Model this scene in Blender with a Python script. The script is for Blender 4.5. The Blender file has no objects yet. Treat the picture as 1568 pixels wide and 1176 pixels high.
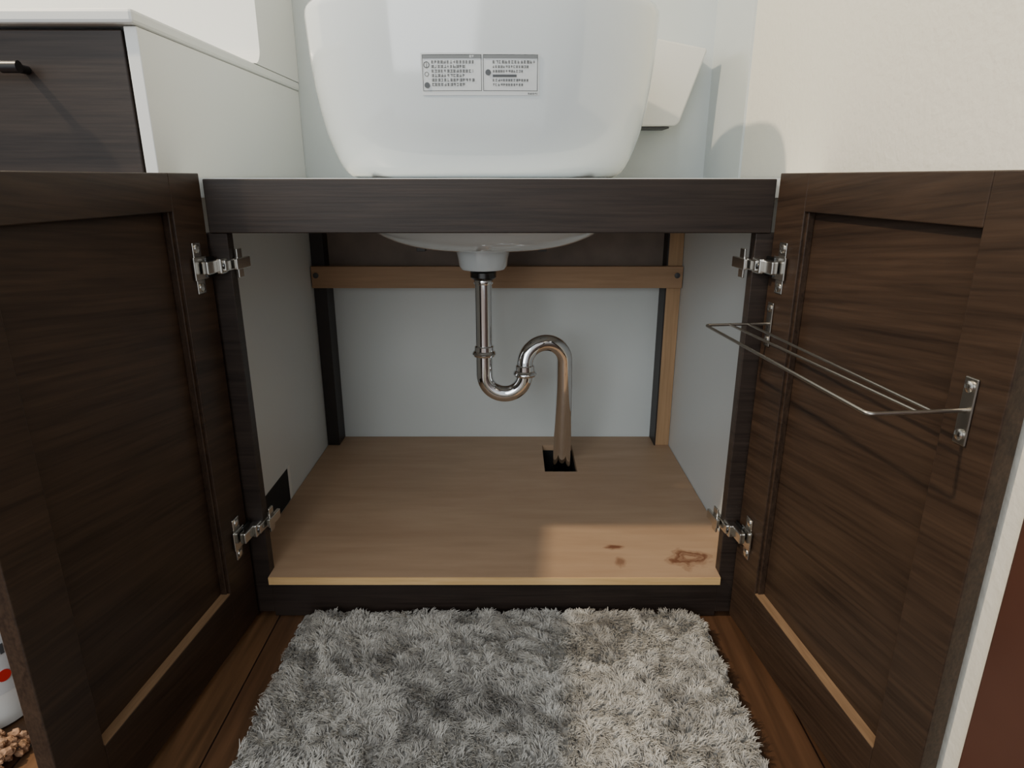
import bpy, bmesh, math, random
import numpy as np
from mathutils import Vector, Matrix, noise
random.seed(4); np.random.seed(4)
S=bpy.context.scene; COL=S.collection

# ---------------------------------------------------------------- materials
def newmat(name):
    m=bpy.data.materials.new(name); m.use_nodes=True
    nt=m.node_tree; b=nt.nodes['Principled BSDF']; return m,nt,b
def plain(name,col,rough=.5,metal=0,bump=0,bscale=100,var=0,coat=0):
    m,nt,b=newmat(name)
    b.inputs['Base Color'].default_value=(*col,1); b.inputs['Roughness'].default_value=rough
    b.inputs['Metallic'].default_value=metal
    if coat: b.inputs['Coat Weight'].default_value=coat; b.inputs['Coat Roughness'].default_value=.08
    tc=nt.nodes.new('ShaderNodeTexCoord'); n=nt.nodes.new('ShaderNodeTexNoise')
    n.inputs['Scale'].default_value=bscale; n.inputs['Detail'].default_value=4
    nt.links.new(tc.outputs['Object'],n.inputs['Vector'])
    if bump:
        bp=nt.nodes.new('ShaderNodeBump'); bp.inputs['Strength'].default_value=bump; bp.inputs['Distance'].default_value=.002
        nt.links.new(n.outputs['Fac'],bp.inputs['Height']); nt.links.new(bp.outputs['Normal'],b.inputs['Normal'])
    if var:
        r=nt.nodes.new('ShaderNodeValToRGB')
        r.color_ramp.elements[0].color=(*[c*(1-var) for c in col],1); r.color_ramp.elements[1].color=(*[min(1,c*(1+var)) for c in col],1)
        r.color_ramp.elements[0].position=.3; r.color_ramp.elements[1].position=.7
        nt.links.new(n.outputs['Fac'],r.inputs['Fac']); nt.links.new(r.outputs['Color'],b.inputs['Base Color'])
    return m
def wood(name,dark,light,scale=(3,40,40),rough=.45,spec=.5,knots=None,bump=.15,rot=(0,0,0)):
    m,nt,b=newmat(name); N=nt.nodes.new; L=nt.links.new
    tc=N('ShaderNodeTexCoord'); ro=N('ShaderNodeMapping'); ro.inputs['Rotation'].default_value=rot
    L(tc.outputs['Object'],ro.inputs['Vector'])
    mp=N('ShaderNodeMapping'); mp.inputs['Scale'].default_value=scale
    L(ro.outputs['Vector'],mp.inputs['Vector'])
    n=N('ShaderNodeTexNoise'); n.inputs['Scale'].default_value=1; n.inputs['Detail'].default_value=8; n.inputs['Roughness'].default_value=.65; n.inputs['Distortion'].default_value=.6
    L(mp.outputs['Vector'],n.inputs['Vector'])
    mp2=N('ShaderNodeMapping'); mp2.inputs['Scale'].default_value=[s*6 if s>8 else s*3 for s in scale]
    L(ro.outputs['Vector'],mp2.inputs['Vector'])
    n2=N('ShaderNodeTexNoise'); n2.inputs['Scale'].default_value=1; n2.inputs['Detail'].default_value=3
    L(mp2.outputs['Vector'],n2.inputs['Vector'])
    mx=N('ShaderNodeMix'); mx.data_type='FLOAT'; mx.inputs[0].default_value=.4
    L(n.outputs['Fac'],mx.inputs[2]); L(n2.outputs['Fac'],mx.inputs[3])
    r=N('ShaderNodeValToRGB'); e=r.color_ramp.elements
    e[0].position=.36; e[0].color=(*dark,1); e[1].position=.66; e[1].color=(*light,1)
    L(mx.outputs[0],r.inputs['Fac'])
    out=r.outputs['Color']
    if knots:
        for (kx,ky,sx,sy,st,ring) in knots:
            sub=N('ShaderNodeMapping'); sub.vector_type='POINT'
            sub.inputs['Location'].default_value=(-kx/sx,-ky/sy,0); sub.inputs['Scale'].default_value=(1/sx,1/sy,0)
            L(tc.outputs['Object'],sub.inputs['Vector'])
            nn=N('ShaderNodeTexNoise'); nn.inputs['Scale'].default_value=1.1; nn.inputs['Detail'].default_value=4
            L(sub.outputs['Vector'],nn.inputs['Vector'])
            ln=N('ShaderNodeVectorMath'); ln.operation='LENGTH'; L(sub.outputs['Vector'],ln.inputs[0])
            ad=N('ShaderNodeMath'); ad.operation='ADD'; L(ln.outputs['Value'],ad.inputs[0])
            mu=N('ShaderNodeMath'); mu.operation='MULTIPLY'; mu.inputs[1].default_value=2.0 if ring else 1.2; L(nn.outputs['Fac'],mu.inputs[0]); L(mu.outputs[0],ad.inputs[1])
            rr=N('ShaderNodeValToRGB'); ee=rr.color_ramp.elements
            dv=N('ShaderNodeMath'); dv.operation='MULTIPLY'; dv.inputs[1].default_value=.48 if ring else .6; L(ad.outputs[0],dv.inputs[0])
            if ring:
                ee[0].position=.0; ee[0].color=(.2,.2,.2,1); ee[1].position=1.0; ee[1].color=(0,0,0,1)
                for p,v in ((.50,.25),(.58,.85),(.64,.5),(.69,1.0),(.76,.75),(.80,.25),(.84,.35),(.9,0)):
                    q=rr.color_ramp.elements.new(p); q.color=(v,v,v,1)
            else:
                ee[0].position=.6; ee[0].color=(1,1,1,1); ee[1].position=.95; ee[1].color=(0,0,0,1)
            L(dv.outputs[0],rr.inputs['Fac'])
            sc=N('ShaderNodeMath'); sc.operation='MULTIPLY'; sc.inputs[1].default_value=st; L(rr.outputs['Color'],sc.inputs[0])
            mm=N('ShaderNodeMix'); mm.data_type='RGBA'; L(sc.outputs[0],mm.inputs[0]); L(out,mm.inputs[6]); mm.inputs[7].default_value=(.12,.032,.010,1)
            out=mm.outputs[2]
    L(out,b.inputs['Base Color']); b.inputs['Roughness'].default_value=rough
    b.inputs['Specular IOR Level'].default_value=spec
    if bump:
        bp=N('ShaderNodeBump'); bp.inputs['Strength'].default_value=bump; bp.inputs['Distance'].default_value=.001
        L(n2.outputs['Fac'],bp.inputs['Height']); L(bp.outputs['Normal'],b.inputs['Normal'])
    return m
M_dark=wood('dark_oak',(.014,.009,.007),(.038,.026,.020),(3,3,45),.45,.35)
M_door=wood('dark_oak_door',(.019,.0108,.007),(.058,.034,.021),(2.5,60,38),.42,.35,rot=(0,.12,0))
M_ply=wood('plywood',(.385,.25,.155),(.47,.32,.205),(2.5,9,9),.5,.3,
   knots=[(.172,.970,.020,.009,.85,False),(.176,.925,.011,.018,.6,False),(.290,.935,.045,.034,.9,True)])
M_pine=wood('pine',(.33,.20,.10),(.48,.30,.155),(30,30,3),.55)
M_batten=wood('batten_wood',(.30,.18,.095),(.40,.245,.135),(3,30,30),.6)
M_raw=wood('raw_edge',(.20,.118,.062),(.30,.185,.10),(8,60,60),.6)
M_edge=wood('board_edge',(.60,.38,.16),(.78,.52,.25),(4,40,40),.5)
M_back=plain('rear_board_brown',(.19,.145,.115),.6,var=.15,bscale=20)
M_black=plain('gap_shade_black',(.006,.006,.006),.8)  # flat black used for the shade inside openings
M_dstrip=plain('dark_strip',(.018,.013,.011),.5)
M_chrome=plain('chrome',(.80,.81,.82),.05,1)
M_nick=plain('nickel',(.62,.60,.56),.22,1)
M_wire=plain('satin_wire',(.36,.34,.31),.32,1)
M_dmetal=plain('dark_ring',(.09,.09,.09),.25,1)
M_cer=plain('white_ceramic',(.69,.755,.785),.10,coat=.6)
M_plast=plain('white_plastic',(.76,.75,.69),.35)
M_panel=plain('gloss_panel',(.62,.66,.65),.18)
M_cab=plain('cabinet_inner_panel',(.68,.72,.72),.4)
M_wp=plain('wallpaper',(.80,.77,.68),.85,bump=.55,bscale=110)
M_white=plain('white_melamine',(.78,.80,.78),.3)
M_brown=plain('brown_casing',(.070,.027,.018),.35,var=.15,bscale=8)
M_brown2=plain('brown_door',(.04,.017,.012),.35,var=.15,bscale=8)
M_stick=plain('sticker_white',(.68,.72,.74),.4)
M_ink=plain('ink_grey',(.07,.08,.09),.5)
M_inkl=plain('ink_light',(.20,.22,.23),.5)
M_red=plain('label_red',(.6,.02,.02),.4)
M_cork=plain('cork',(.33,.19,.11),.9,bump=1,bscale=160,var=.6)
M_clip=plain('clip_dark',(.05,.05,.05),.5)
M_hblk=plain('handle_black',(.012,.012,.014),.35)

def floormat():
    m,nt,b=newmat('wood_floor'); N=nt.nodes.new; L=nt.links.new
    tc=N('ShaderNodeTexCoord'); mp=N('ShaderNodeMapping'); mp.inputs['Rotation'].default_value=(0,0,math.pi/2)
    L(tc.outputs['Object'],mp.inputs['Vector'])
    br=N('ShaderNodeTexBrick'); br.inputs['Scale'].default_value=1; br.inputs['Brick Width'].default_value=.9; br.inputs['Row Height'].default_value=.075
    br.inputs['Mortar Size'].default_value=.0012; br.inputs['Color1'].default_value=(.16,.085,.042,1); br.inputs['Color2'].default_value=(.08,.040,.022,1); br.inputs['Mortar'].default_value=(.015,.008,.006,1)
    L(mp.outputs['Vector'],br.inputs['Vector'])
    m2=N('ShaderNodeMapping'); m2.inputs['Scale'].default_value=(70,4,1); L(tc.outputs['Object'],m2.inputs['Vector'])
    n=N('ShaderNodeTexNoise'); n.inputs['Scale'].default_value=1; n.inputs['Detail'].default_value=6; L(m2.outputs['Vector'],n.inputs['Vector'])
    r=N('ShaderNodeValToRGB'); r.color_ramp.elements[0].position=.3; r.color_ramp.elements[0].color=(.55,.55,.55,1); r.color_ramp.elements[1].position=.7; r.color_ramp.elements[1].color=(1.3,1.25,1.2,1)
    L(n.outputs['Fac'],r.inputs['Fac'])
    mx=N('ShaderNodeMix'); mx.data_type='RGBA'; mx.blend_type='MULTIPLY'; mx.inputs[0].default_value=1
    L(br.outputs['Color'],mx.inputs[6]); L(r.outputs['Color'],mx.inputs[7]); L(mx.outputs[2],b.inputs['Base Color'])
    b.inputs['Roughness'].default_value=.3
    return m
M_floor=floormat()

# ---------------------------------------------------------------- helpers
def empty(name):
    e=bpy.data.objects.new(name,None); COL.objects.link(e); e.empty_display_size=.05; return e
def finish(name,bm,mats,parent=None,smooth=False,bevel=0,mat_w=None,seg=2):
    me=bpy.data.meshes.new(name); bm.normal_update(); bm.to_mesh(me); bm.free()
    if not isinstance(mats,(list,tuple)): mats=[mats]
    for m in mats: me.materials.append(m)
    if smooth:
        for p in me.polygons: p.use_smooth=True
    o=bpy.data.objects.new(name,me); COL.objects.link(o)
    if mat_w is not None: o.matrix_world=mat_w
    if parent: o.parent=parent
    if bevel:
        b=o.modifiers.new('bevel','BEVEL'); b.width=bevel; b.segments=seg; b.limit_method='ANGLE'
    return o
def addbox(bm,x0,x1,y0,y1,z0,z1,mi=0):
    if x0>x1:x0,x1=x1,x0
    if y0>y1:y0,y1=y1,y0
    vs=[bm.verts.new(p) for p in ((x0,y0,z0),(x1,y0,z0),(x1,y1,z0),(x0,y1,z0),(x0,y0,z1),(x1,y0,z1),(x1,y1,z1),(x0,y1,z1))]
    for f in ((3,2,1,0),(4,5,6,7),(0,1,5,4),(1,2,6,5),(2,3,7,6),(3,0,4,7)):
        fc=bm.faces.new([vs[i] for i in f]); fc.material_index=mi
def box(name,x0,x1,y0,y1,z0,z1,mat,parent=None,bevel=0,mat_w=None):
    bm=bmesh.new(); addbox(bm,x0,x1,y0,y1,z0,z1); return finish(name,bm,mat,parent,bevel=bevel,mat_w=mat_w)
def boxes(name,lst,mats,parent=None,bevel=0,mat_w=None):
    bm=bmesh.new()
    for b in lst: addbox(bm,*b)
    return finish(name,bm,mats,parent,bevel=bevel,mat_w=mat_w)
def lathe(name,prof,mat,loc=(0,0,0),parent=None,n=40,mat_w=None):
    bm=bmesh.new(); rings=[]
    for r,z in prof:
        rings.append([bm.verts.new((loc[0]+r*math.cos(2*math.pi*i/n),loc[1]+r*math.sin(2*math.pi*i/n),loc[2]+z)) for i in range(n)])
    for a,b in zip(rings,rings[1:]):
        for i in range(n): bm.faces.new((a[i],a[(i+1)%n],b[(i+1)%n],b[i]))
    bm.faces.new(rings[0][::-1]); bm.faces.new(rings[-1])
    bmesh.ops.recalc_face_normals(bm,faces=bm.faces)
    o=finish(name,bm,mat,parent,smooth=True,mat_w=mat_w)
    m=o.modifiers.new('e','EDGE_SPLIT'); m.split_angle=math.radians(40)
    return o
def tube(name,pts,r,mat,parent=None,mat_w=None,res=10,cyclic=False,radii=None):
    cu=bpy.data.curves.new(name,'CURVE'); cu.dimensions='3D'; cu.bevel_depth=r; cu.bevel_resolution=res; cu.use_fill_caps=True
    sp=cu.splines.new('POLY'); sp.points.add(len(pts)-1); sp.use_cyclic_u=cyclic
    for i,(p,q) in enumerate(zip(sp.points,pts)):
        p.co=(*q,1)
        if radii: p.radius=radii[i]
    sp.use_smooth=True
    cu.materials.append(mat)
    o=bpy.data.objects.new(name,cu); COL.objects.link(o)
    if mat_w is not None:o.matrix_world=mat_w
    if parent:o.parent=parent
    return o

CZ=.675
XW=.413   # right wall plane
YF=.889   # cabinet front
YB=1.467  # back wall
# ---------------------------------------------------------------- room
box('floor',-2.6,.6,-1.8,1.6,-.05,0,M_floor)
box('wall_back',-2.6,.55,YB,YB+.1,0,2.4,M_panel)
box('wall_right',XW,XW+.12,.464,YB,0,2.4,M_wp)
box('trim_1',XW-.007,XW+.12,.385,.464,0,2.1,M_brown,bevel=.003)
box('door_1',XW+.012,XW+.05,-.45,.385,0,2.08,M_brown2,bevel=.003)
box('wall_panel_right',XW-.004,XW,1.24,YB,CZ,2.0,M_panel)

# ---------------------------------------------------------------- vanity cabinet
V=empty('vanity_cabinet')
box('apron',-.403,.345,YF,YF+.02,.605,.674,M_dark,V,bevel=.0015)
boxes('counter_top',[(-.438,XW-.002,YF+.02,.985,.650,.675),(-.438,XW-.002,1.305,YB-.001,.650,.675),(-.438,-.205,.985,1.305,.650,.675),(.12,XW-.002,.985,1.305,.650,.675)],M_white,V)
box('stile_a',-.438,-.381,YF+.003,YF+.022,.01,.6045,M_dark,V,bevel=.001)
box('stile_b',.326,XW-.002,YF+.003,YF+.022,.01,.6045,M_dark,V,bevel=.001)
box('bottom_rail',-.381,.326,YF+.004,YF+.02,.002,.062,M_dark,V)
box('side_panel_a',-.437,-.430,YF+.022,YB-.001,.0,.65,M_cab,V)
box('side_panel_b',.366,.373,YF+.022,YB-.001,.0,.65,M_cab,V)
hx0,hx1,hy0,hy1=.070,.139,1.268,1.412
zb0,zb1=.067,.080
bl=[(-.429,hx0,YF+.022,YB-.002,zb0,zb1),(hx1,.365,YF+.022,YB-.002,zb0,zb1),(hx0,hx1,YF+.022,hy0,zb0,zb1),(hx0,hx1,hy1,YB-.002,zb0,zb1)]
bl=[(*b,0) for b in bl]+[(-.381,.326,YF-.006,YF+.022,zb0,zb1,0)]
boxes('bottom_board',bl,M_ply,V)
box('board_edge',-.381,.326,YF-.0075,YF-.006,zb0,zb1-.0006,M_edge,V)
boxes('pipe_hole_shade',[(hx0-.001,hx1+.001,hy0-.001,hy1,.02,.022),(hx0-.002,hx0-.0005,hy0,hy1,.02,.066),(hx1+.0005,hx1+.002,hy0,hy1,.02,.066),(hx0,hx1,hy0-.002,hy0-.0005,.02,.066),(hx0,hx1,hy1+.0005,hy1+.002,.02,.066)],M_black,V)  # black faces stand in for the darkness inside the enclosed pipe hole
box('rear_stud_a',-.429,-.402,1.412,YB-.002,.0805,.649,M_dstrip,V)
box('rear_stud_b',.334,.365,1.412,YB-.002,.0805,.649,M_pine,V)
box('rear_stud_face',.331,.334,1.410,YB-.002,.0805,.649,M_dstrip,V)
box('rear_board',-.402,.331,1.45,YB-.002,.470,.649,M_back,V)
box('batten',-.428,.364,1.396,1.410,.450,.496,M_batten,V,bevel=.001)
for x in (-.418,.352):
    lathe('batten_screw',[(.006,0),(.006,.001),(.003,.002)],M_clip,parent=V,n=16,mat_w=Matrix.Translation((x,1.3955,.477))@Matrix.Rotation(math.pi/2,4,'X'))
box('wall_cutout_shade',-.4302,-.4290,.93,1.14,.081,.146,M_black,V)  # black slab on the panel, painted dark for the inside of a cutout
boxes('cutout_frame',[(-.4303,-.4285,1.14,1.152,.081,.15),],M_white,V)

def make_door(tag,hinge,free,s):
    h=Vector((*hinge,0)); f=Vector((*free,0)); L=(f-h).length; u=(f-h).normalized()
    yaxis=Vector((0,0,1)).cross(u)
    W=Matrix(((u.x,yaxis.x,0,h.x),(u.y,yaxis.y,0,h.y),(0,0,1,0),(0,0,0,1)))
    T=.019; z0,z1=.010,.681; st=.068; ra=.085; rt=.045; dp=.013
    def b(x0,x1,n0,n1,za,zb,mi=0): return (x0,x1,s*n0,s*n1,za,zb,mi)
    boxes('door_frame_'+tag,[b(0,st,-T,0,z0,z1)],M_door,V,bevel=.0012,mat_w=W)
    boxes('door_stile_'+tag,[b(L-st+.008,L,-T,0,z0,z1)],M_door,V,bevel=.0012,mat_w=W)
    boxes('door_rail_top_'+tag,[b(st,L-st+.008,-T,0,z1-rt,z1)],M_door,V,bevel=.0012,mat_w=W)
    boxes('door_rail_low_'+tag,[b(st,L-st+.008,-T,0,z0,z0+ra)],M_door,V,bevel=.0008,mat_w=W)
    boxes('door_panel_'+tag,[b(st,L-st+.008,-T+.001,-dp,z0+ra,z1-rt)],M_door,V,mat_w=W)
    boxes('door_ledge_'+tag,[b(st+.001,L-st+.007,-dp,-.0006,z0+ra,z0+ra+.0012)],M_raw,V,mat_w=W)
    boxes('door_lip_'+tag,[b(st-.0005,st+.004,-dp,-.004,z0+ra+.001,z1-rt),b(L-st+.004,L-st+.0085,-dp,-.004,z0+ra+.001,z1-rt)],M_door,V,bevel=.001,mat_w=W)
    for k,zh in enumerate((.563,.166)):
        P=W@Matrix.Translation((0,0,zh))
        boxes('hinge_plate_%s%d'%(tag,k),[b(.022,.040,0,.0018,-.033,.033),b(.016,.046,.0018,.0045,-.015,.015)],M_nick,V,bevel=.0012,mat_w=P)
        boxes('hinge_arm_%s%d'%(tag,k),[b(-.006,.034,.006,.015,-.0085,.0085),b(-.040,.006,.016,.024,-.0075,.0075),b(-.010,.012,.0135,.021,-.010,.010)],M_nick,V,bevel=.0018,mat_w=P)
        boxes('hinge_mount_%s%d'%(tag,k),[b(-.050,-.012,.026,.031,-.0075,.0075),b(-.036,-.022,.024,.027,-.020,.020)],M_nick,V,bevel=.001,mat_w=P)
        boxes('hinge_dark_%s%d'%(tag,k),[b(.000,.022,.0035,.0065,-.013,.013)],M_dmetal,V,bevel=.001,mat_w=P)
        for zz in (-.025,.025):
            lathe('hinge_screw',[(.0058,0),(.0055,.0016),(.003,.0026),(.0005,.0028)],M_nick,parent=V,n=18,
              mat_w=P@Matrix.Translation((.031,s*.0018,zz))@Matrix.Rotation(-s*math.pi/2,4,'X'))
        lathe('hinge_screw',[(.0045,0),(.004,.0016),(.001,.002)],M_dmetal,parent=V,n=18,
              mat_w=P@Matrix.Translation((.004,s*.021,0))@Matrix.Rotation(-s*math.pi/2,4,'X'))
    return W,L
WL,LL=make_door('a',(-.405,.886),(-.441,.490),1)
WR,LR=make_door('b',(.347,.886),(.3905,.487),-1)

# wire towel rack on right door ---------------------------------
R=empty('wire_towel_rack')
zr=.487; ua,ub=.018,.366
def rp(u,n,z=zr): return (u,-n,z)
for k,u in enumerate((ua,ub)):
    boxes('bracket_%d'%k,[(u-.007,u+.007,-.0003,-.0023,zr-.031,zr+.029)],M_wire,R,bevel=.0009,mat_w=WR)
    for zz in (-.022,.021):
        lathe('screw_%d'%k,[(.0052,0),(.005,.0016),(.003,.0028),(.0005,.003)],M_nick,parent=R,n=18,mat_w=WR@Matrix.Translation((u,-.0023,zr+zz))@Matrix.Rotation(math.pi/2,4,'X'))
def arc(cx,cn,r,a0,a1,n=6): return [(cx+r*math.cos(a0+(a1-a0)*i/n),cn+r*math.sin(a0+(a1-a0)*i/n)) for i in range(n+1)]
pts=[(ua,.002)]+arc(ua+.006,.084,.006,math.pi,math.pi/2)+arc(ub-.006,.084,.006,math.pi/2,0)+[(ub,.002)]
tube('wire_outer',[rp(a,b) for a,b in pts],.0019,M_wire,R,WR,6)
tube('wire_mid',[rp(ua,.056),rp(ub,.045)],.0016,M_wire,R,WR,6)
tube('wire_inner',[rp(ua,.030),rp(ub,.032)],.0016,M_wire,R,WR,6)

# ---------------------------------------------------------------- basin
B=empty('washbasin')
BX=-.043; BY=1.145
prof=[(.6755,.204,.176),(.678,.2105,.181),(.683,.217,.186),(.691,.2235,.191),(.702,.2295,.1955),(.716,.235,.200),(.74,.243,.205),(.77,.2495,.2095),(.80,.2545,.2125),(.84,.259,.2155),(.893,.262,.218)]
def se(a,b,t,e=3.0):
    c,s=math.cos(t),math.sin(t)
    return (a*math.copysign(abs(c)**(2/e),c), b*math.copysign(abs(s)**(2/e),s))
def dims(z):
    for (z0,a0,b0),(z1,a1,b1) in zip(prof,prof[1:]):
        if z<=z1: t=(z-z0)/(z1-z0); return a0+(a1-a0)*t,b0+(b1-b0)*t
def front(x,z,e=3.0):
    a,b=dims(z); q=abs((x-BX)/a); return BY-b*(max(0,1-q**e))**(1/e)
bm=bmesh.new(); n=128; rings=[]
def ring(z,a,b,cx=BX,cy=BY,e=3.0):
    return [bm.verts.new((cx+p[0],cy+p[1],z)) for p in (se(a,b,2*math.pi*i/n,e) for i in range(n))]
for z,a,b in prof: rings.append(ring(z,a,b))
for z,a,b in ((.900,.2615,.2175),(.905,.259,.215),(.907,.255,.211),(.905,.250,.206),(.896,.246,.202),(.85,.235,.192),(.78,.21,.176),(.73,.17,.145),(.70,.11,.10),(.692,.03,.03)):
    rings.append(ring(z,a,b))
for a,b in zip(rings,rings[1:]):
    for i in range(n): bm.faces.new((a[i],a[(i+1)%n],b[(i+1)%n],b[i]))
bm.faces.new(rings[-1]); bm.faces.new(rings[0])
bmesh.ops.recalc_face_normals(bm,faces=bm.faces)
finish('bowl',bm,M_cer,B,smooth=True)
DY=1.145
bm=bmesh.new(); rings=[]
for k in range(13):
    t=k/12*math.pi/2
    z=.652-.096*math.sin(t)**1.0; rr=math.cos(t)**.66 if k<12 else .02
    rings.append(ring(z,.228*rr if k<12 else .01,.155*rr if k<12 else .01,-.043,DY,2.2))
for a,b in zip(rings,rings[1:]):
    for i in range(n): bm.faces.new((a[i],a[(i+1)%n],b[(i+1)%n],b[i]))
bm.faces.new(rings[-1]); bmesh.ops.recalc_face_normals(bm,faces=bm.faces)
finish('basin_underside',bm,M_cer,V,smooth=True)
PX,PY=-.053,1.21
lathe('drain_boss',[(.050,.590),(.049,.548),(.046,.536),(.044,.522),(.040,.516),(.030,.514)],M_cer,(PX,PY,0),V)
for x in (-.165,.055):
    box('basin_clip',x-.008,x+.008,1.20,1.22,.548,.556,M_clip,V,bevel=.001)

# sticker ---------------------------------------------------------
def patch(bm,x0,x1,z0,z1,off,mi=0,nx=1):
    for i in range(nx):
        xa=x0+(x1-x0)*i/nx; xb=x0+(x1-x0)*(i+1)/nx
        f=bm.faces.new([bm.verts.new((x,front(x,z)-off,z)) for x,z in ((xa,z0),(xb,z0),(xb,z1),(xa,z1))]); f.material_index=mi
bm=bmesh.new()
sx0,sx1,sz0,sz1=-.1185,.0355,.779,.829
for k in range(5): patch(bm,sx0,sx1,sz0+(sz1-sz0)*k/5,sz0+(sz1-sz0)*(k+1)/5,.0008,0,12)
g=.0014
def outline(x0,x1,z0,z1,w,mi):
    patch(bm,x0,x1,z0,z0+w,g,mi,8); patch(bm,x0,x1,z1-w,z1,g,mi,8)
    for k in range(4):
        za=z0+(z1-z0)*k/4; zb=z0+(z1-z0)*(k+1)/4
        patch(bm,x0,x0+w,za,zb,g,mi); patch(bm,x1-w,x1,za,zb,g,mi)
outline(sx0+.002,-.0395,sz0+.005,sz1-.002,.0007,1); outline(-.0375,sx1-.002,sz0+.005,sz1-.002,.0007,1)
patch(bm,sx0+.002,-.0395,sz1-.0065,sz1-.002,g,2,8); patch(bm,-.0375,sx1-.002,sz1-.0065,sz1-.002,g,2,8)
def textrow(x0,x1,z,h,mi=1):
    x=x0
    while x<x1-h:
        w=h*random.uniform(.65,.98)
        for q in range(3):
            if random.random()<.85: patch(bm,x,x+w,z+h*(q*.36),z+h*(q*.36)+h*.2,g+.0002,mi)
        xx=x+random.random()*w*.7
        patch(bm,xx,xx+w*.25,z,z+h,g+.0002,mi)
        x+=h*1.12
for i in range(6):
    zz=sz1-.0125-i*.0053
    textrow(sx0+.014,-.045-(0 if i%2==0 else .012),zz,.0036)
    if i!=3: textrow(-.025,sx1-.004-(i%3)*.008,zz,.0030 if i else .0036)
patch(bm,-.025,.006,sz1-.0285,sz1-.0255,g+.0003,1,4)
textrow(.021,.035,sz0+.001,.002)
textrow(-.055,-.047,sz1-.0057,.003,0)
def disc(x,z,r):
    f=bm.faces.new([bm.verts.new((x+r*math.cos(a),front(x,z)-g-.0004,z+r*math.sin(a))) for a in [2*math.pi*i/20 for i in range(20)]]); f.material_index=1
disc(sx0+.0075,sz0+.012,.0036); disc(-.031,sz0+.027,.0036)
def ringd(x,z,r):
    for i in range(16):
        a0=2*math.pi*i/16;a1=2*math.pi*(i+1)/16
        f=bm.faces.new([bm.verts.new((x+q*math.cos(a),front(x,z)-g-.0004,z+q*math.sin(a))) for q,a in ((r,a0),(r,a1),(r*.75,a1),(r*.75,a0))]); f.material_index=1
ringd(sx0+.0075,sz0+.036,.004); ringd(sx0+.0075,sz0+.025,.0028)
patch(bm,sx0+.0072,sx0+.0078,sz0+.033,sz0+.039,g+.0004,1)
bmesh.ops.recalc_face_normals(bm,faces=bm.faces)
finish('warning_sticker',bm,[M_stick,M_ink,M_inkl],B)

# tapered white holder on the rear wall ---------------------------
H=empty('wall_mounted_holder')
bm=bmesh.new()
def rc(cx,cz,r,a0,a1,k=6): return [(cx+r*math.cos(a0+(a1-a0)*i/k),cz+r*math.sin(a0+(a1-a0)*i/k)) for i in range(k+1)]
poly=[(.19,.772)]+rc(.317,.789,.016,-math.pi/2,-.25)+rc(.368,.907,.006,0,math.pi*.45)+[(.19,.945)]
f0=[bm.verts.new((x,1.386,z)) for x,z in poly]; f1=[bm.verts.new((x,YB-.001,z)) for x,z in poly]
bm.faces.new(f0); bm.faces.new(f1[::-1])
for i in range(len(poly)): bm.faces.new((f0[i],f1[i],f1[(i+1)%len(poly)],f0[(i+1)%len(poly)]))
bmesh.ops.recalc_face_normals(bm,faces=bm.faces)
finish('body',bm,M_plast,H,bevel=.003)
box('shadow_strip',.22,.312,1.39,1.45,.769,.7722,M_clip,H,bevel=.001)  # thin dark strip standing in for the shadow line under the holder

# ---------------------------------------------------------------- drain trap
D=empty('chrome_drain_trap')
r=.039; P=[]; zu=.313; za=.333
P+=[(PX,PY,.515),(PX,PY,.45),(PX,PY,.36),(PX,PY,zu)]
yb=PY
for i in range(1,25):
    a=math.pi+math.pi*i/24; P.append((PX+r+r*math.cos(a),yb,zu+r*math.sin(a)))
P+=[(PX+2*r,yb,za)]
for i in range(1,25):
    a=math.pi-math.pi*i/24; P.append((PX+3*r+r*math.cos(a),yb+.03*i/24,za+r*math.sin(a)))
n0=len(P)
P+=[(PX+4*r+.002,yb+.04,.28),(PX+4*r+.004,yb+.075,.16),(PX+4*r+.005,yb+.105,.06),(PX+4*r+.005,yb+.110,.03)]
rad=[1]*n0+[1.04,1.14,1.2,1.2]
tube('pipe',P,.016,M_chrome,D,res=12,radii=rad)
lathe('flange',[(.021,0),(.024,.003),(.024,.012),(.018,.016)],M_dmetal,(PX,PY,.498),D)
lathe('collar',[(.017,0),(.018,.002),(.018,.008),(.0165,.01)],M_chrome,(PX,PY,.488),D)
lathe('nut_a',[(.0165,0),(.0215,.002),(.0235,.006),(.0215,.010),(.019,.012),(.0185,.020),(.0165,.022)],M_chrome,(PX,PY,.349),D)
lathe('nut_b',[(.0165,0),(.0215,.002),(.0235,.006),(.0215,.011),(.019,.013),(.0185,.022),(.0165,.024)],M_chrome,(PX+2*r,PY,.309),D)

# ---------------------------------------------------------------- tall drawer unit at left
U=empty('drawer_cabinet')
XU=-.440
box('side_panel',XU-.016,XU-.0005,.856,YB-.001,0,.845,M_white,U,bevel=.001)
box('carcass',-1.5,XU-.016,.880,YB-.001,.0,.845,M_dark,U)
for k,(a,b) in enumerate(((.655,.842),(.46,.650),(.05,.455))):
    box('drawer_front_%d'%k,-1.05,XU-.020,.858,.880,a,b,M_dark,U,bevel=.0015)
box('counter',-1.5,XU+.002,.845,YB-.001,.846,.862,M_white,U,bevel=.004)
bm=bmesh.new()
poly=[(YB-.001,.862),(1.225,.862)]+rc(1.225,.892,.03,-math.pi/2,0,8)+[(1.255,1.15),(YB-.001,1.15)]
f0=[bm.verts.new((XU+.002,y,z)) for y,z in poly]; f1=[bm.verts.new((-1.5,y,z)) for y,z in poly]
bm.faces.new(f0); bm.faces.new(f1[::-1])
for i in range(len(poly)): bm.faces.new((f0[i],f1[i],f1[(i+1)%len(poly)],f0[(i+1)%len(poly)]))
bmesh.ops.recalc_face_normals(bm,faces=bm.faces)
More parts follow.
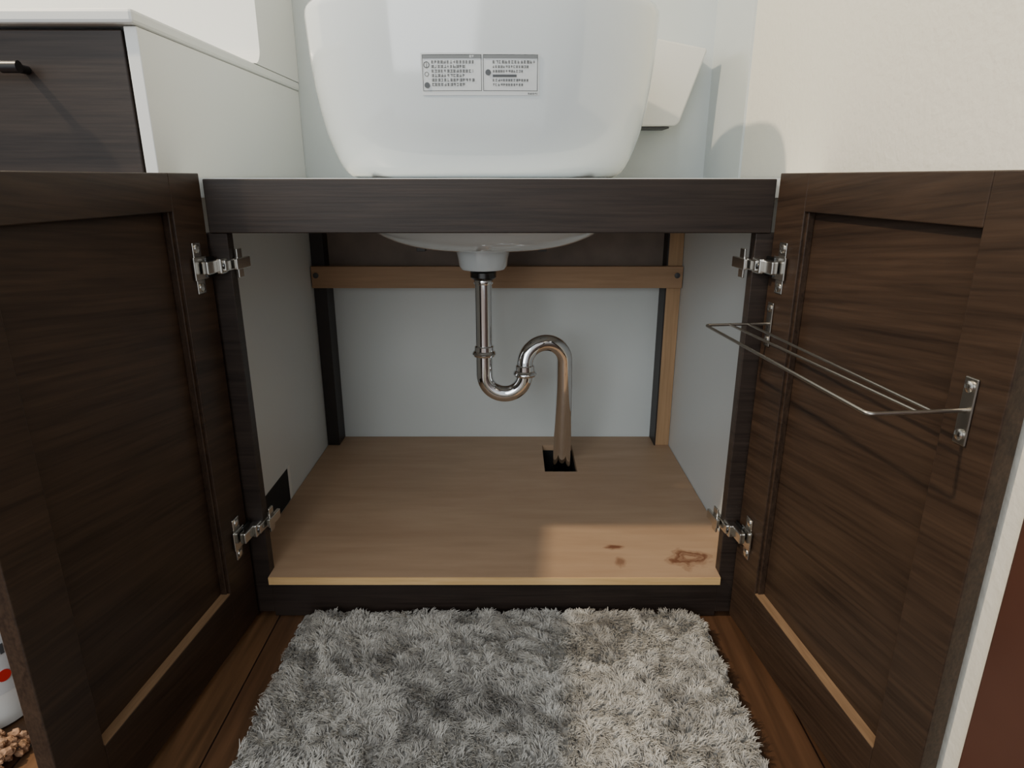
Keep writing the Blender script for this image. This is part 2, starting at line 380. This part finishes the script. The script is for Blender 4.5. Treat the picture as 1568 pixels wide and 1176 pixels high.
finish('backsplash',bm,M_white,U)
tube('handle_bar',[(-.78,.832,.798),(-.590,.832,.798)],.0055,M_chrome,U)
tube('handle_end',[(-.591,.832,.798),(-.571,.832,.798)],.0068,M_hblk,U)
tube('handle_post',[(-.580,.832,.798),(-.580,.8585,.798)],.005,M_hblk,U)
tube('handle_post_far',[(-.77,.832,.798),(-.77,.8585,.798)],.005,M_hblk,U)

# ---------------------------------------------------------------- bottle + cork mat
Bt=empty('detergent_bottle')
lathe('bottle_body',[(.046,0),(.052,.004),(.052,.15),(.045,.175),(.018,.19),(.018,.205)],M_white,(-.69,.70,.0),Bt)
lathe('bottle_cap',[(.021,0),(.021,.03),(.018,.033)],M_plast,(-.69,.70,.205),Bt)
lathe('bottle_label',[(.0523,.05),(.0524,.051),(.0524,.13),(.0523,.131)],M_stick,(-.69,.70,0),Bt)
P_=Matrix.Translation((-.69,.70,.075))@Matrix.Rotation(-.45,4,'Z')@Matrix.Rotation(math.pi/2,4,'Y')
lathe('label_dot',[(.008,.0515),(.008,.0532)],M_red,parent=Bt,n=20,mat_w=P_)
for k in range(4):
    P_=Matrix.Translation((-.69,.70,.112))@Matrix.Rotation(-.75+.13*k,4,'Z')
    box('label_mark_%d'%k,.0520,.0532,-.0022,.0022,-.007,.007,M_ink,Bt,mat_w=P_)
bm=bmesh.new()
for i in range(900):
    x=random.uniform(-.80,-.60); y=random.uniform(.52,.645); z=random.uniform(.004,.024)
    bmesh.ops.create_icosphere(bm,subdivisions=1,radius=random.uniform(.004,.007),matrix=Matrix.Translation((x,y,z))@Matrix.Rotation(random.random()*3,4,'X')@Matrix.Diagonal((1,random.uniform(.6,1),.7,1)))
finish('cork_chip_mat',bm,M_cork)

# ---------------------------------------------------------------- shag rug
def rugmat():
    m,nt,b=newmat('shag_pile'); a=nt.nodes.new('ShaderNodeAttribute'); a.attribute_name='tone'
    r=nt.nodes.new('ShaderNodeValToRGB'); e=r.color_ramp.elements
    e[0].position=0; e[0].color=(.23,.217,.198,1); e[1].position=1; e[1].color=(.66,.635,.58,1)
    nt.links.new(a.outputs['Fac'],r.inputs['Fac']); nt.links.new(r.outputs['Color'],b.inputs['Base Color'])
    b.inputs['Roughness'].default_value=.8
    return m
M_rug=rugmat()
RG=empty('shag_rug')
rx0,rx1,ry0,ry1=-.328,.297,.12,.877
box('rug_base',rx0,rx1,ry0,ry1,0.0005,.018,plain('rug_backing',(.34,.33,.31),.95),RG,bevel=.005)
V_=[];F_=[];T_=[]
seg=3
for i in range(26000):
    x=random.uniform(rx0,rx1); y=ry0+(ry1-ry0)*random.random()**.62
    dx=max(0,abs(x-(rx0+rx1)/2)-((rx1-rx0)/2-.04)); dy=max(0,y-(ry1-.04))
    if dx*dx+dy*dy>.04**2: continue
    p=Vector((x*8,y*8,0)); q=Vector((x*32,y*32,3))
    ang=noise.noise(p)*5+noise.noise(q)*5+.5
    tone0=.64+.7*noise.noise(Vector((x*11,y*11,7)))+.7*noise.noise(Vector((x*50,y*50,1)))+.25*noise.noise(Vector((x*120,y*120,2)))  # random mottling; patches also paint light and dark of the leaning pile
    ln=.7+.5*noise.noise(Vector((x*24,y*24,5)))
    for k in range(5):
        a=ang+random.uniform(-.7,.7); L_=random.uniform(.0065,.011)
        bx=x+random.gauss(0,.0018); by=y+random.gauss(0,.0018)
        if not(rx0-.002<bx<rx1+.002 and by<ry1+.002): continue
        w=random.uniform(.0007,.0011); lx,ly=math.cos(a),math.sin(a); lean=ln*random.uniform(.6,1.4)
        tx,ty=(x-bx)*.6,(y-by)*.6
        t0=min(1,max(0,tone0+random.uniform(-.12,.12)))
        base=len(V_); va=random.random()*math.pi
        wx,wy=math.cos(va)*w,math.sin(va)*w
        for s_ in range(seg+1):
            t=s_/seg
            cx=bx+tx*t+lx*L_*lean*t*t; cy=by+ty*t+ly*L_*lean*t*t; cz=.0175+L_*math.sin(t*1.45)*(.95-.35*abs(lean)*t)
            ww=1-.65*t
            V_.append((cx-wx*ww,cy-wy*ww,cz)); V_.append((cx+wx*ww,cy+wy*ww,cz))
            T_+= [t0*(.75+.25*t)]*2
        for s_ in range(seg):
            j=base+2*s_; F_.append((j,j+1,j+3,j+2))
me=bpy.data.meshes.new('rug_pile'); me.from_pydata(V_,[],F_); me.materials.append(M_rug)
at=me.attributes.new('tone','FLOAT','POINT'); at.data.foreach_set('value',np.array(T_,dtype=np.float32))
me.polygons.foreach_set('use_smooth',[True]*len(F_))
o=bpy.data.objects.new('rug_pile',me); COL.objects.link(o); o.parent=RG

# ---------------------------------------------------------------- lights
w=bpy.data.worlds.new('World'); S.world=w; w.use_nodes=True
w.node_tree.nodes['Background'].inputs[0].default_value=(.92,.97,1,1); w.node_tree.nodes['Background'].inputs[1].default_value=.78
def light(name,typ,loc,power,col,size=.1,target=None):
    l=bpy.data.lights.new(name,typ); l.energy=power; l.color=col
    o=bpy.data.objects.new(name,l); COL.objects.link(o); o.location=loc
    if typ=='AREA': l.size=size
    else: l.shadow_soft_size=size
    if target: o.rotation_euler=(Vector(target)-Vector(loc)).to_track_quat('-Z','Y').to_euler()
    return o
light('ceiling_lamp','POINT',(-1.6,.43,2.2),205,(1,.82,.58),.04)
light('added_fill_light','AREA',(-.9,-1.9,1.45),36,(.95,.98,1),1.5,(-.05,1.1,.5))  # added area lamp, no window modelled; gives fill and highlights on basin and chrome
# camera
c=bpy.data.cameras.new('camera'); co=bpy.data.objects.new('camera',c); COL.objects.link(co)
co.location=(0,0,CZ); co.rotation_euler=(math.radians(90-17.5),0,0)
c.sensor_width=36; c.lens=36*1000/1568; c.clip_start=.01
S.camera=co
